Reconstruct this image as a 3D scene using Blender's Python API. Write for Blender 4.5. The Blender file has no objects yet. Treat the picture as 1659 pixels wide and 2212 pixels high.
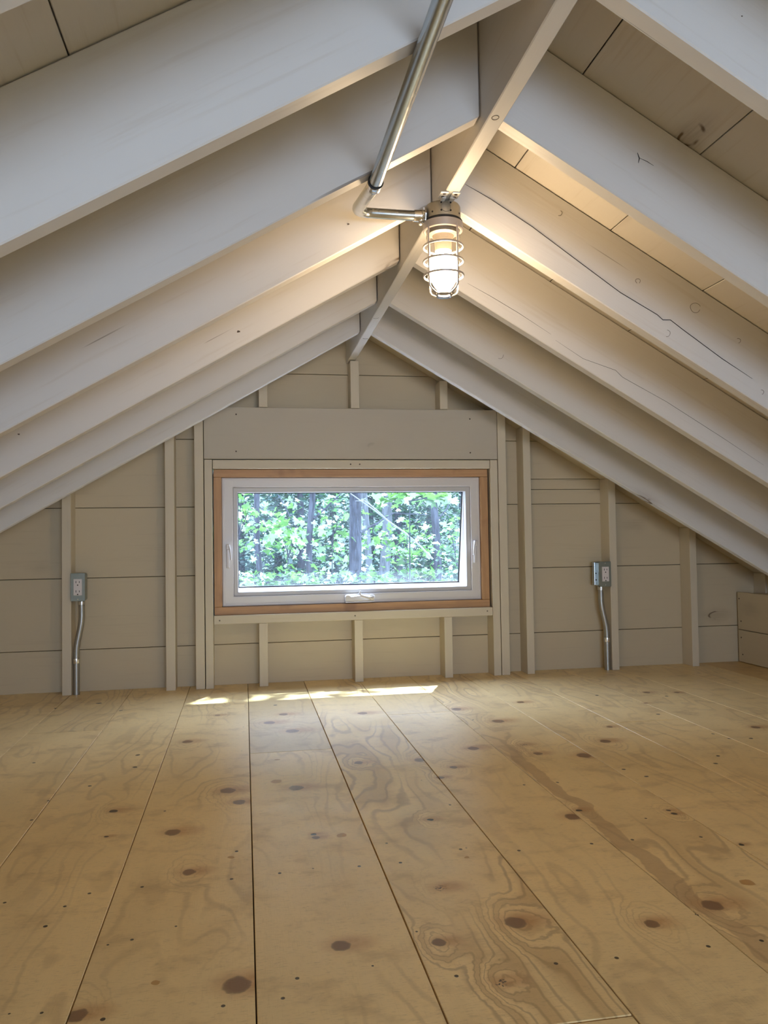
import bpy, bmesh, math, random
import numpy as np
from mathutils import Vector, Matrix
random.seed(7)
rng = np.random.default_rng(7)
SC = bpy.context.scene
COL = SC.collection

# ------------------------------------------------------------------ camera
CF = Vector((0.17145766, 0.98465683, 0.03245309))
CR = Vector((0.98514133, -0.17102349, -0.01573269))
CU = Vector((0.00994106, -0.03466837, 0.99934943))
CAM = Vector((0.0, -3.471, 0.6201))
cam = bpy.data.objects.new('camera', bpy.data.cameras.new('camera'))
COL.objects.link(cam)
cam.data.sensor_fit = 'HORIZONTAL'
cam.data.sensor_width = 36.0
cam.data.lens = 1738.87 / 1659 * 36.0
cam.data.clip_start = 0.01
cam.data.clip_end = 200
cam.matrix_world = Matrix(((CR.x, CU.x, -CF.x, CAM.x), (CR.y, CU.y, -CF.y, CAM.y), (CR.z, CU.z, -CF.z, CAM.z), (0, 0, 0, 1)))
SC.camera = cam
SC.view_settings.view_transform = 'Standard'
SC.view_settings.look = 'None'
SC.view_settings.gamma = 1.0
SC.view_settings.use_curve_mapping = False
SC.view_settings.exposure = 0.42

# ------------------------------------------------------------------ world, sun, openings
world = bpy.data.worlds.new('world')
SC.world = world
world.use_nodes = True
wn, wl = world.node_tree.nodes, world.node_tree.links
wn.clear()
w_out = wn.new('ShaderNodeOutputWorld')
w_bg = wn.new('ShaderNodeBackground')
w_geo = wn.new('ShaderNodeTexCoord')
w_sep = wn.new('ShaderNodeSeparateXYZ')
w_ramp = wn.new('ShaderNodeValToRGB')
wl.new(w_geo.outputs['Generated'], w_sep.inputs[0])
wl.new(w_sep.outputs['Z'], w_ramp.inputs[0])
wl.new(w_ramp.outputs[0], w_bg.inputs[0])
wl.new(w_bg.outputs[0], w_out.inputs[0])
w_ramp.color_ramp.elements[0].position = 0.0
w_ramp.color_ramp.elements[0].color = (0.67, 0.77, 1.0, 1)
w_ramp.color_ramp.elements[1].position = 0.9
w_ramp.color_ramp.elements[1].color = (0.56, 0.66, 1.0, 1)
w_bg.inputs[1].default_value = 18.5

sun = bpy.data.objects.new('sun', bpy.data.lights.new('sun', 'SUN'))
COL.objects.link(sun)
sun.data.energy = 30.0
sun.data.angle = math.radians(0.55)
sun.data.color = (0.78, 0.90, 1.0)
SUN_DIR = Vector((-0.13, -0.215, -0.42)).normalized()
sun.rotation_euler = SUN_DIR.to_track_quat('-Z', 'Y').to_euler()

def portal(name, loc, rot, sx, sy):
    l = bpy.data.lights.new(name, 'AREA')
    l.shape = 'RECTANGLE'; l.size = sx; l.size_y = sy
    l.cycles.is_portal = True
    o = bpy.data.objects.new(name, l); COL.objects.link(o)
    o.location = loc; o.rotation_euler = rot
    return o
portal('portal_front', (0.48, 0.14, 0.61), (math.radians(-90), 0, 0), 1.02, 0.44)
portal('portal_back', (0.475, -5.28, 0.57), (math.radians(90), 0, 0), 1.32, 0.63)
SC.cycles.max_bounces = 8
SC.cycles.diffuse_bounces = 5
SC.cycles.transparent_max_bounces = 24
SC.cycles.caustics_reflective = False
SC.cycles.caustics_refractive = False
SC.cycles.sample_clamp_indirect = 6.0
SC.cycles.use_denoising = True
SC.cycles.use_adaptive_sampling = True
SC.cycles.adaptive_threshold = 0.025

LAMP_POWER = 136.0      # emission strength of the glowing bulb

# ------------------------------------------------------------------ node helpers
class NT:
    def __init__(self, name):
        self.m = bpy.data.materials.new(name)
        self.m.use_nodes = True
        self.t = self.m.node_tree
        self.t.nodes.clear()
        self.out = self.t.nodes.new('ShaderNodeOutputMaterial')
        self.bs = self.t.nodes.new('ShaderNodeBsdfPrincipled')
        self.link(self.bs.outputs[0], self.out.inputs[0])
    def n(self, k): return self.t.nodes.new(k)
    def link(self, a, b): self.t.links.new(a, b)
    def put(self, v, s):
        if hasattr(v, 'links'): self.link(v, s)
        else: s.default_value = v
    def math(self, op, a, b=0.0, c=None, clamp=False):
        n = self.n('ShaderNodeMath'); n.operation = op; n.use_clamp = clamp
        self.put(a, n.inputs[0]); self.put(b, n.inputs[1])
        if c is not None: self.put(c, n.inputs[2])
        return n.outputs[0]
    def vmath(self, op, a, b=None):
        n = self.n('ShaderNodeVectorMath'); n.operation = op
        self.put(a, n.inputs[0])
        if b is not None: self.put(b, n.inputs[1])
        return n.outputs['Value'] if op in ('DISTANCE', 'LENGTH', 'DOT_PRODUCT') else n.outputs[0]
    def smooth(self, v, a, b, lo=0.0, hi=1.0, kind='SMOOTHSTEP'):
        n = self.n('ShaderNodeMapRange'); n.interpolation_type = kind
        self.put(v, n.inputs['Value'])
        n.inputs['From Min'].default_value = a; n.inputs['From Max'].default_value = b
        n.inputs['To Min'].default_value = lo; n.inputs['To Max'].default_value = hi
        return n.outputs[0]
    def noise(self, vec, scale, detail=2.0, rough=0.5, dist=0.0):
        n = self.n('ShaderNodeTexNoise'); self.link(vec, n.inputs['Vector'])
        n.inputs['Scale'].default_value = scale; n.inputs['Detail'].default_value = detail
        n.inputs['Roughness'].default_value = rough; n.inputs['Distortion'].default_value = dist
        return n.outputs[0]
    def vor(self, vec, scale, feature='F1', rnd=1.0):
        n = self.n('ShaderNodeTexVoronoi'); n.feature = feature; self.link(vec, n.inputs['Vector'])
        n.inputs['Scale'].default_value = scale; n.inputs['Randomness'].default_value = rnd
        return n
    def mix(self, f, a, b, mode='MIX'):
        n = self.n('ShaderNodeMix'); n.data_type = 'RGBA'; n.blend_type = mode
        self.put(f, n.inputs['Factor'])
        for v, s in ((a, n.inputs[6]), (b, n.inputs[7])):
            if hasattr(v, 'links'): self.link(v, s)
            else: s.default_value = (*v, 1) if len(v) == 3 else v
        return n.outputs[2]
    def bump(self, h, strength, dist=0.002):
        n = self.n('ShaderNodeBump'); n.inputs['Strength'].default_value = strength
        n.inputs['Distance'].default_value = dist
        self.link(h, n.inputs['Height']); self.link(n.outputs[0], self.bs.inputs['Normal'])
    def base(self, c):
        if hasattr(c, 'links'): self.link(c, self.bs.inputs['Base Color'])
        else: self.bs.inputs['Base Color'].default_value = (*c, 1)
    def set(self, **k):
        for a, v in k.items():
            self.put(v, self.bs.inputs[a.replace('_', ' ')])
    def objvec(self, sc=(1, 1, 1), rnd=True):
        tc = self.n('ShaderNodeTexCoord'); v = tc.outputs['Object']
        if rnd:
            oi = self.n('ShaderNodeObjectInfo')
            cb = self.n('ShaderNodeCombineXYZ')
            self.link(self.math('MULTIPLY', oi.outputs['Random'], 37.0), cb.inputs[0])
            self.link(self.math('MULTIPLY', oi.outputs['Random'], 91.0), cb.inputs[1])
            v = self.vmath('ADD', v, cb.outputs[0])
        return self.vmath('MULTIPLY', v, sc)

def painted(name, col, knot=1.0, grain=1.0, rough=0.5):
    N = NT(name)
    v = N.objvec((1, 1, 1))
    st = N.vmath('MULTIPLY', v, (1.2, 22.0, 22.0))
    g1 = N.noise(st, 3.0, 3.0, 0.6)
    g2 = N.noise(N.vmath('MULTIPLY', v, (6, 90, 90)), 2.0, 2.0, 0.6)
    blot = N.noise(v, 3.2, 2.0, 0.5)
    c = N.mix(N.math('MULTIPLY', blot, 0.10), col, tuple(x * .8 for x in col))
    c = N.mix(N.math('MULTIPLY', N.smooth(g1, .56, .74), .13 * grain), c, (.42, .33, .22))
    # sparse bleed-through knots: faint ring and stain
    kv = N.vmath('MULTIPLY', v, (1.9, 4.6, 4.6))
    warp = N.noise(v, 14.0, 2.0)
    vo = N.vor(kv, 1.0)
    d = N.math('ADD', vo.outputs['Distance'], N.math('MULTIPLY', N.math('SUBTRACT', warp, .5), .10))
    sep = N.n('ShaderNodeSeparateColor'); N.link(vo.outputs['Color'], sep.inputs[0])
    pick = N.math('GREATER_THAN', sep.outputs[0], .55)
    ring = N.math('SUBTRACT', N.smooth(d, .055, .075), N.smooth(d, .075, .095))
    stain = N.smooth(d, .22, .03)
    part = N.smooth(N.noise(v, 21.0, 1.0), .45, .6)
    k = N.math('MULTIPLY', pick, N.math('ADD', N.math('MULTIPLY', N.math('MULTIPLY', ring, part), .85 * knot), N.math('MULTIPLY', N.math('MULTIPLY', stain, g2), .45 * knot)))
    c = N.mix(k, c, (.16, .11, .07))
    # short drying cracks along the grain
    cr = N.noise(N.vmath('MULTIPLY', v, (2.0, 70.0, 70.0)), 1.4, 1.0)
    cm = N.smooth(N.noise(v, 2.3, 1.0), .62, .72)
    c = N.mix(N.math('MULTIPLY', N.math('MULTIPLY', N.smooth(cr, .735, .76), cm), .5 * knot), c, (.12, .08, .05))
    N.base(c); N.set(Roughness=rough)
    N.bs.inputs['Specular IOR Level'].default_value = .35
    N.bump(N.math('ADD', g1, N.math('MULTIPLY', g2, .5)), .25, .0012)
    return N.m

def simple(name, col, rough=.5, metal=0.0, var=0.0, scale=20, bump=0.0, spec=.5):
    N = NT(name)
    v = N.objvec((1, 1, 1), rnd=False)
    nz = N.noise(v, scale, 3.0)
    c = N.mix(N.math('MULTIPLY', nz, var), col, tuple(x * .45 for x in col))
    N.base(c); N.set(Roughness=N.smooth(nz, 0, 1, max(rough - .08, .02), rough + .08, 'LINEAR'), Metallic=metal)
    N.bs.inputs['Specular IOR Level'].default_value = spec
    if bump: N.bump(nz, bump, .001)
    return N.m

CREAM = (.64, .56, .425)
M = {}
M['paint'] = painted('painted_pine', CREAM)
M['paint_beam'] = painted('painted_beam', (.68, .655, .625), 1.2, 1.1)
M['paint_board'] = painted('painted_board', (.60, .505, .345), 1.0, 1.2)
M['paint_roof'] = painted('painted_roof_board', (.64, .60, .54), 1.4, 1.6)
M['paint_clean'] = painted('painted_clean', (.53, .47, .375), .25, .6)
M['vinyl'] = simple('white_vinyl', (.70, .67, .66), .32, 0, .03, 9)
M['vinyl_shaded'] = simple('shaded_vinyl', (.56, .54, .53), .35, 0, .03, 9)  # white vinyl of the glazing stop, its shade put into the colour
M['galv'] = simple('galvanised_steel', (.50, .54, .56), .24, 1.0, .14, 60)
M['ear'] = simple('bright_aluminium', (.86, .84, .80), .38, .35, .1, 60)
M['steel'] = simple('zinc_bright', (.80, .80, .80), .18, 1.0, .2, 90)
M['box_steel'] = simple('box_steel', (.34, .37, .33), .34, .85, .25, 60)
M['dull_steel'] = simple('dull_conduit_steel', (.44, .43, .39), .40, .85, .2, 50)
M['cast'] = simple('cast_aluminium', (.50, .46, .44), .42, .55, .2, 80, .1)
M['oldbox'] = simple('weathered_aluminium', (.46, .43, .36), .42, .8, .5, 45, .15)
M['rubber'] = simple('black_gasket', (.012, .011, .010), .6)
M['socket'] = simple('socket_plastic', (.74, .68, .66), .4)
M['dark'] = simple('dark_hole', (.012, .010, .008), .8)
M['screw'] = simple('screw_head', (.09, .065, .045), .5, .5)
M['gap'] = simple('gap_shadow_wood', (.10, .07, .045), .9, 0, .3, 12)
M['sub'] = simple('subfloor_wood', (.26, .17, .09), .9, 0, .3, 12)
M['roofing'] = simple('sky_block_cover', (.10, .09, .08), .9)
M['ceramic'] = simple('lampholder_ceramic', (.20, .17, .135), .5)

def cedar():
    N = NT('cedar_liner')
    v = N.objvec((1, 1, 1))
    g = N.noise(N.vmath('MULTIPLY', v, (2.5, 40, 40)), 2.2, 3.0, .6, .4)
    b = N.noise(v, 9, 2.0)
    c = N.mix(g, (.33, .17, .07), (.62, .36, .17))
    c = N.mix(N.math('MULTIPLY', N.smooth(b, .6, .75), .5), c, (.22, .10, .045))
    N.base(c); N.set(Roughness=.5); N.bump(g, .2, .001)
    return N.m
M['cedar'] = cedar()

def glass(name, tint, refl=1.0, dust=0.0, rough=0.0):
    N = NT(name)
    N.t.nodes.remove(N.bs)
    tr = N.n('ShaderNodeBsdfTransparent'); tr.inputs[0].default_value = (*tint, 1)
    gl = N.n('ShaderNodeBsdfGlossy'); gl.inputs['Roughness'].default_value = rough
    fr = N.n('ShaderNodeFresnel'); fr.inputs[0].default_value = 1.5
    mx = N.n('ShaderNodeMixShader')
    bf = N.n('ShaderNodeNewGeometry')
    front = N.math('SUBTRACT', 1.0, bf.outputs['Backfacing'])     # the far face of a thin sheet must not reflect totally
    N.link(N.math('MULTIPLY', N.math('MULTIPLY', fr.outputs[0], refl * 1.8), front, clamp=True), mx.inputs[0])
    N.link(tr.outputs[0], mx.inputs[1]); N.link(gl.outputs[0], mx.inputs[2])
    last = mx.outputs[0]
    if dust:
        tl = N.n('ShaderNodeBsdfTranslucent'); tl.inputs[0].default_value = (.70, .85, 1.0, 1)
        v = N.objvec((1, 1, 1), rnd=False)
        nz = N.noise(v, 7.0, 4.0, .6)
        sp = N.smooth(N.noise(v, 420.0, 1.0), .62, .70)
        ds = N.math('ADD', N.math('MULTIPLY', nz, dust), N.math('MULTIPLY', sp, dust * 1.1))
        m2 = N.n('ShaderNodeMixShader'); N.link(ds, m2.inputs[0])
        N.link(last, m2.inputs[1]); N.link(tl.outputs[0], m2.inputs[2]); last = m2.outputs[0]
    N.link(last, N.out.inputs[0])
    return N.m
M['pane'] = glass('window_glass', (.92, .97, .98), 1.0, .012)
M['jar'] = glass('jar_glass', (.97, .95, .92), 1.3, 0, .02)
def emit(name, col, s):
    N = NT(name); N.t.nodes.remove(N.bs)
    e = N.n('ShaderNodeEmission'); e.inputs[0].default_value = (*col, 1); e.inputs[1].default_value = s
    N.link(e.outputs[0], N.out.inputs[0]); return N.m
M['bulb'] = emit('glowing_bulb', (1.0, .74, .45), LAMP_POWER)

# ------------------------------------------------------------------ mesh helpers
class MB:
    def __init__(self): self.v = []; self.f = []
    def add(self, vs, fs):
        k = len(self.v); self.v += [tuple(p) for p in vs]; self.f += [tuple(i + k for i in q) for q in fs]; return self
    def box(self, x0, x1, y0, y1, z0, z1):
        return self.add([(x, y, z) for x in (x0, x1) for y in (y0, y1) for z in (z0, z1)],
                        [(0, 1, 3, 2), (4, 6, 7, 5), (0, 4, 5, 1), (2, 3, 7, 6), (0, 2, 6, 4), (1, 5, 7, 3)])
    def prism(self, poly, a0, a1, axis=1):
        # poly in the two remaining axes (x,z for axis 1; x,y for axis 2; y,z for axis 0)
        n = len(poly)
        def mk(p, a):
            return (p[0], a, p[1]) if axis == 1 else ((p[0], p[1], a) if axis == 2 else (a, p[0], p[1]))
        vs = [mk(p, a0) for p in poly] + [mk(p, a1) for p in poly]
        fs = [tuple(range(n)), tuple(range(2 * n - 1, n - 1, -1))] + [(i, n + i, n + (i + 1) % n, (i + 1) % n) for i in range(n)]
        return self.add(vs, fs)
    def tube(self, path, r, n=14, cap=True):
        path = [Vector(p) for p in path]; rs = r if isinstance(r, (list, tuple)) else [r] * len(path)
        k = len(self.v); prev = None
        for i, p in enumerate(path):
            t = (path[min(i + 1, len(path) - 1)] - path[max(i - 1, 0)]).normalized()
            if prev is None:
                u = t.cross(Vector((0, 0, 1)) if abs(t.z) < .9 else Vector((1, 0, 0))).normalized()
            else:
                u = (prev - t * prev.dot(t)).normalized()
            prev = u; w = t.cross(u)
            for j in range(n):
                a = 2 * math.pi * j / n
                self.v.append(tuple(p + (u * math.cos(a) + w * math.sin(a)) * rs[i]))
        for i in range(len(path) - 1):
            for j in range(n):
                a = k + i * n + j; b = k + i * n + (j + 1) % n
                self.f.append((a, b, b + n, a + n))
        if cap:
            self.f.append(tuple(k + j for j in range(n - 1, -1, -1)))
            self.f.append(tuple(k + (len(path) - 1) * n + j for j in range(n)))
        return self
    def lathe(self, prof, c=(0, 0, 0), n=36, closed=False):
        k = len(self.v); m = len(prof)
        for (r, z) in prof:
            for j in range(n):
                a = 2 * math.pi * j / n
                self.v.append((c[0] + r * math.cos(a), c[1] + r * math.sin(a), c[2] + z))
        for i in range(m if closed else m - 1):
            for j in range(n):
                a = k + i * n + j; b = k + i * n + (j + 1) % n
                a2 = k + ((i + 1) % m) * n + j; b2 = k + ((i + 1) % m) * n + (j + 1) % n
                self.f.append((a, b, b2, a2))
        return self
    def xf(self, mat, start=0):
        for i in range(start, len(self.v)): self.v[i] = tuple(mat @ Vector(self.v[i]))
        return self
    def build(self, name, mat, parent=None, bevel=0.0, smooth=False, loc=None, rot=None, seg=1):
        me = bpy.data.meshes.new(name)
        me.from_pydata(self.v, [], self.f)
        bm = bmesh.new(); bm.from_mesh(me)
        bmesh.ops.remove_doubles(bm, verts=bm.verts, dist=1e-6)
        bmesh.ops.recalc_face_normals(bm, faces=bm.faces); bm.to_mesh(me); bm.free()
        if smooth:
            for p in me.polygons: p.use_smooth = True
            me.set_sharp_from_angle(angle=math.radians(40))
        me.materials.append(M[mat] if isinstance(mat, str) else mat)
        o = bpy.data.objects.new(name, me); COL.objects.link(o)
        if loc is not None: o.location = loc
        if rot is not None: o.rotation_euler = rot
        if parent is not None: par(o, parent)
        if bevel:
            b = o.modifiers.new('bevel', 'BEVEL'); b.width = bevel; b.segments = seg; b.limit_method = 'ANGLE'
            b.angle_limit = math.radians(35)
        return o

def mw(o):
    m = Matrix.LocRotScale(o.location, o.rotation_euler, o.scale)
    return (mw(o.parent) @ o.matrix_parent_inverse @ m) if o.parent else m
def par(o, p):
    o.parent = p
    o.matrix_parent_inverse = mw(p).inverted()
def empty(name, loc=(0, 0, 0)):
    o = bpy.data.objects.new(name, None); COL.objects.link(o); o.location = loc; o.empty_display_size = .05
    return o
def tag(o, label=None, cat=None, group=None, kind=None):
    if label: o['label'] = label
    if cat: o['category'] = cat
    if group: o['group'] = group
    if kind: o['kind'] = kind
    return o
def block(name, x0, x1, y0, y1, z0, z1, mat, parent=None, bevel=.0015, grain=None):
    """box whose local X runs along its longest side, so that grain follows the length"""
    c = Vector(((x0 + x1) / 2, (y0 + y1) / 2, (z0 + z1) / 2)); s = (x1 - x0, y1 - y0, z1 - z0)
    ax = max(range(3), key=lambda i: s[i]) if grain is None else grain
    R = {0: Matrix.Identity(3), 1: Matrix(((0, -1, 0), (1, 0, 0), (0, 0, 1))), 2: Matrix(((0, 0, -1), (0, 1, 0), (1, 0, 0)))}[ax]
    d = {0: s, 1: (s[1], s[0], s[2]), 2: (s[2], s[1], s[0])}[ax]
    m = MB().box(-d[0] / 2, d[0] / 2, -d[1] / 2, d[1] / 2, -d[2] / 2, d[2] / 2)
    return m.build(name, mat, parent, bevel, loc=c, rot=R.to_euler())

def clip(poly, a, b, c):
    """keep the part of a polygon (x,z) where a*x + b*z <= c"""
    out = []
    for i in range(len(poly)):
        p, q = poly[i], poly[(i + 1) % len(poly)]
        dp, dq = a * p[0] + b * p[1] - c, a * q[0] + b * q[1] - c
        if dp <= 0: out.append(p)
        if dp * dq < 0:
            t = dp / (dp - dq); out.append((p[0] + t * (q[0] - p[0]), p[1] + t * (q[1] - p[1])))
    return out

# ------------------------------------------------------------------ key dimensions
XR, HW = 0.4743, 0.0164            # ridge centre, half width
ZR, DZ = 1.4317, 0.2039            # rafter underside at the ridge, plumb depth
ML, MR = 0.5786, 0.5803            # slopes
ZB = 1.4035                        # ridge underside
SP, RT, Y6 = 0.4064, 0.036, -0.3759
WY = 0.0897                        # siding plane
XKL, XKR = -1.40, 2.34             # knee walls
YB = -5.20                         # back gable
def zroof(x, off=0.0):             # underside of the roof boards
    d = abs(x - XR) - HW
    return ZR + DZ + off - (ML if x < XR else MR) * d

# ------------------------------------------------------------------ floor
floor = tag(empty('floor', (.47, -2.5, 0)), kind='structure')
KN = {  # knots read off the boards: x, y, radius, strength, kind
}
def un_floor(px, py):
    d = CF + CR * ((px - 829.5) / 1738.87) - CU * ((py - 1106) / 1738.87)
    t = -CAM.z / d.z
    return (CAM.x + d.x * t, CAM.y + d.y * t), t
KNOTS_PX = [  # px, py, half width in px, kind (k knot, o orange plug mark, b black hole, m messy dark, s speck)
 (582,1561,10,'k'),(631,1579,12,'k'),(612,1543,8,'k'),(470,1545,5,'k'),(405,1602,9,'k'),(492,1708,14,'k'),(517,1733,11,'k'),
 (245,1752,9,'b'),(373,1798,14,'k'),(230,1807,5,'b'),(640,1702,13,'k'),(597,1688,12,'o'),(599,1641,5,'o'),(678,1802,6,'b'),
 (683,1809,7,'k'),(738,1804,11,'o'),(408,1884,12,'k'),(500,1852,6,'o'),(511,1839,4,'b'),(783,1541,9,'k'),(775,1648,8,'k'),
 (986,1532,9,'k'),(1076,1558,11,'k'),(1022,1617,10,'k'),(907,1642,10,'k'),(980,1658,7,'k'),(952,1680,6,'k'),(930,1771,7,'b'),
 (972,1739,3,'s'),(1162,1628,8,'k'),(1262,1632,13,'k'),(1132,1609,7,'m'),(1307,1601,10,'k'),(1317,1570,6,'k'),(1125,1517,7,'k'),
 (1250,1750,7,'b'),(1237,1765,14,'k'),(1445,1751,5,'b'),(1457,1758,6,'b'),(1632,1571,8,'k'),(1397,1496,6,'k'),(1462,1496,5,'k'),
 (1395,1519,4,'k'),(1395,1677,4,'s'),(1602,1825,5,'b'),(1422,1543,4,'s'),(512,2128,25,'k'),(167,2194,17,'k'),(736,2043,17,'k'),
 (337,2123,9,'o'),(140,1958,4,'s'),(193,1930,4,'s'),(307,1916,4,'s'),(90,2188,4,'s'),(222,2202,6,'s'),(98,2001,5,'s'),(642,2113,5,'s'),
 (611,2156,5,'s'),(285,2030,4,'s'),(233,2041,3,'s'),(380,2001,3,'s'),(500,1899,4,'s'),(604,1886,4,'s'),(776,1871,4,'s'),(482,2173,5,'s'),
 (1113,1993,19,'k'),(949,2037,12,'k'),(1538,1956,18,'k'),(1407,1996,14,'k'),(1332,2070,5,'s'),(1530,2045,5,'s'),(1201,2082,5,'s'),
 (986,2109,5,'s'),(1082,2123,13,'m'),(952,1919,13,'m'),(1614,1906,16,'o'),(1121,1838,4,'s'),(1278,1823,4,'s'),(1505,1976,4,'s'),
 (1645,2032,5,'s'),(10,1950,4,'s'),(73,1648,5,'s'),(298,1631,5,'s'),(120,1530,4,'s'),(214,1519,6,'s'),(261,1535,4,'s'),(292,1657,5,'s'),
 (193,1698,4,'s'),(68,1772,4,'s'),(104,1730,3,'s'),(356,1752,3,'s'),(595,1523,4,'s'),(1022,1555,3,'s'),(1440,1504,4,'s'),(1290,1502,4,'s'),
 (1622,1595,5,'s'),(1575,1595,4,'s'),(1551,1633,5,'s'),(1540,1585,3,'s'),(1545,1649,5,'s'),(1348,1662,4,'s'),(835,1822,3,'s'),(865,1864,4,'s'),
 (995,1835,4,'s'),(1010,1852,5,'o'),(1366,1814,4,'s'),(1514,1808,4,'s'),(1395,1768,3,'s'),(1204,1690,4,'s'),(1132,1696,3,'s'),
 (900,2013,3,'s'),(805,2086,3,'s'),(20,2190,3,'s'),(1250,2084,0,'s')]
KW = []
for (px, py, hwp, kd) in KNOTS_PX:
    if hwp <= 0: continue
    (wx, wy_), t = un_floor(px, py)
    KW.append((wx, wy_, max(hwp / 1738.87 * t, .0012), kd))

def plank_material(name, x0, x1, y0, y1, figure, tone, seed, streak=False):
    N = NT(name)
    ge = N.n('ShaderNodeNewGeometry'); P = ge.outputs['Position']
    P2 = N.vmath('MULTIPLY', P, (1.0, 1.0, 0.0))
    off = N.vmath('ADD', P2, (seed * 3.17, seed * 1.91, 0))
    # irregular outline for every mark
    wob = N.noise(off, 55.0, 2.0)
    wobv = N.math('MULTIPLY', N.math('SUBTRACT', wob, .5), .012)
    ks = [k for k in KW if x0 - .01 <= k[0] <= x1 + .01 and y0 - .01 <= k[1] <= y1 + .01]
    big = [k for k in ks if k[3] in 'kbm' and k[2] > .004]
    low = N.noise(N.vmath('MULTIPLY', off, (5.0, 1.1, 1)), 1.0, 2.0, .45)
    sx = N.n('ShaderNodeSeparateXYZ'); N.link(P2, sx.inputs[0])
    h = N.math('ADD', N.math('MULTIPLY', low, 1.5), N.math('MULTIPLY', N.noise(off, 9.0, 3.0, .6), .10))
    h = N.math('ADD', h, N.math('MULTIPLY', sx.outputs[0], 2.4 if figure > .5 else .9))
    halo = None; core = None; edge = None; orange = None; black = None
    def mx(a, b): return b if a is None else N.math('MAXIMUM', a, b)
    for (kx, ky, r, kd) in ks:
        sc_ = (1.0, .9, 1.0)
        d = N.vmath('DISTANCE', N.vmath('MULTIPLY', P2, sc_), (kx, ky * .9, 0))
        dd = N.math('ADD', d, wobv) if r > .004 else d
        if kd == 'k':
            core = mx(core, N.smooth(dd, r * 1.1, r * .8))
            edge = mx(edge, N.math('SUBTRACT', N.smooth(dd, r * 1.35, r * 1.05), N.smooth(dd, r * 1.0, r * .6)))
        if kd in 'kbm' and r > .004:
            hd = N.vmath('DISTANCE', N.vmath('MULTIPLY', P2, (1.0, 1.6, 1)), (kx + r * 1.2, (ky + r * .3) * 1.6, 0))
            halo = mx(halo, N.smooth(N.math('ADD', hd, N.math('MULTIPLY', wobv, 2.5)), r * 5.2, r * .5))
            dk = N.vmath('DISTANCE', N.vmath('MULTIPLY', P2, (1.0, .55, 1)), (kx, ky * .55, 0))
            h = N.math('ADD', h, N.smooth(N.math('ADD', dk, N.math('MULTIPLY', wobv, 1.2)), .01 + r * 4.5, 0.0, 0.0, .42))
        if kd == 'o': orange = mx(orange, N.smooth(dd, r * 1.1, r * .85))
        if kd in 'bs': black = mx(black, N.smooth(dd if r > .004 else d, r * 1.1, r * .8))
        if kd == 'm':
            spk = N.smooth(N.noise(off, 190.0, 2.0), .5, .58)
            black = mx(black, N.math('MULTIPLY', N.smooth(dd, r * 1.3, r * .7), spk))
    # rings of the figure
    band = N.math('PINGPONG', N.math('MULTIPLY', h, 9.0), .5)
    line = N.smooth(band, .30, .47)
    soft = N.smooth(N.math('PINGPONG', N.math('MULTIPLY', h, 3.1), .5), .12, .42)
    mask = N.smooth(N.noise(N.vmath('MULTIPLY', off, (2.6, .9, 1)), 1.7, 1.0), .36, .62)
    base0 = (.92 * tone[0], .68 * tone[1], .325 * tone[2])
    c = N.mix(N.smooth(N.noise(N.vmath('MULTIPLY', off, (3, 1.2, 1)), 2.2, 3.0), .3, .7), base0, tuple(x * .90 for x in base0))
    c = N.mix(N.math('MULTIPLY', N.math('MULTIPLY', line, mask), .22 + .35 * figure), c, (.40, .25, .115))
    c = N.mix(N.math('MULTIPLY', N.math('MULTIPLY', soft, mask), .40 * figure), c, (.47, .27, .095))
    fine = N.noise(N.vmath('MULTIPLY', off, (420, 26, 1)), 1.0, 2.0, .6)
    hatch = N.noise(N.vmath('MULTIPLY', off, (60, 480, 1)), 1.0, 2.0, .6)
    c = N.mix(N.math('MULTIPLY', N.smooth(hatch, .55, .72), .34), c, (.36, .23, .11))
    c = N.mix(N.math('MULTIPLY', N.smooth(fine, .55, .75), .10), c, (.38, .24, .11))
    blot = N.noise(N.vmath('MULTIPLY', off, (4, 6, 1)), 2.0, 4.0, .65)
    c = N.mix(N.math('MULTIPLY', N.smooth(blot, .50, .72), .42), c, (.44, .28, .13))
    if streak:
        # a broad latewood flame that runs down one edge of the board
        wx = N.math('ADD', N.math('SUBTRACT', sx.outputs[0], x0 + .030), N.math('MULTIPLY', N.math('SUBTRACT', N.noise(N.vmath('MULTIPLY', off, (2, 5, 1)), 1.6, 2.0), .5), .075))
        aw = N.math('ABSOLUTE', wx)
        st = N.math('MULTIPLY', N.smooth(aw, .021, .017), N.math('MULTIPLY', N.smooth(sx.outputs[1], -1.05, -1.30), N.smooth(N.noise(off, 3.0, 2.0), .30, .42)))
        c = N.mix(N.math('MULTIPLY', st, .50), c, (.40, .235, .11))
    spot = N.noise(N.vmath('MULTIPLY', off, (34, 60, 1)), 1.0, 5.0, .75)
    c = N.mix(N.math('MULTIPLY', N.smooth(spot, .56, .72), .30), c, (.34, .21, .10))
    # random pin specks
    vo = N.vor(off, 11.0)
    sp = N.n('ShaderNodeSeparateColor'); N.link(vo.outputs['Color'], sp.inputs[0])
    pin = N.math('MULTIPLY', N.math('GREATER_THAN', sp.outputs[0], .80), N.smooth(vo.outputs['Distance'], .03, .018))
    if halo is not None: c = N.mix(N.math('MULTIPLY', N.math('MULTIPLY', halo, N.smooth(wob, .2, .8, .5, 1.1)), .78), c, (.50, .23, .075))
    if edge is not None: c = N.mix(N.math('MULTIPLY', edge, .7), c, (.15, .075, .035))
    if core is not None: c = N.mix(N.math('MULTIPLY', core, .93), c, (.24, .125, .055))
    if orange is not None: c = N.mix(N.math('MULTIPLY', orange, .8), c, (.50, .23, .04))
    if black is not None: c = N.mix(N.math('MULTIPLY', black, .93), c, (.035, .018, .010))
    c = N.mix(N.math('MULTIPLY', pin, .75), c, (.06, .035, .02))
    N.base(c)
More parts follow.
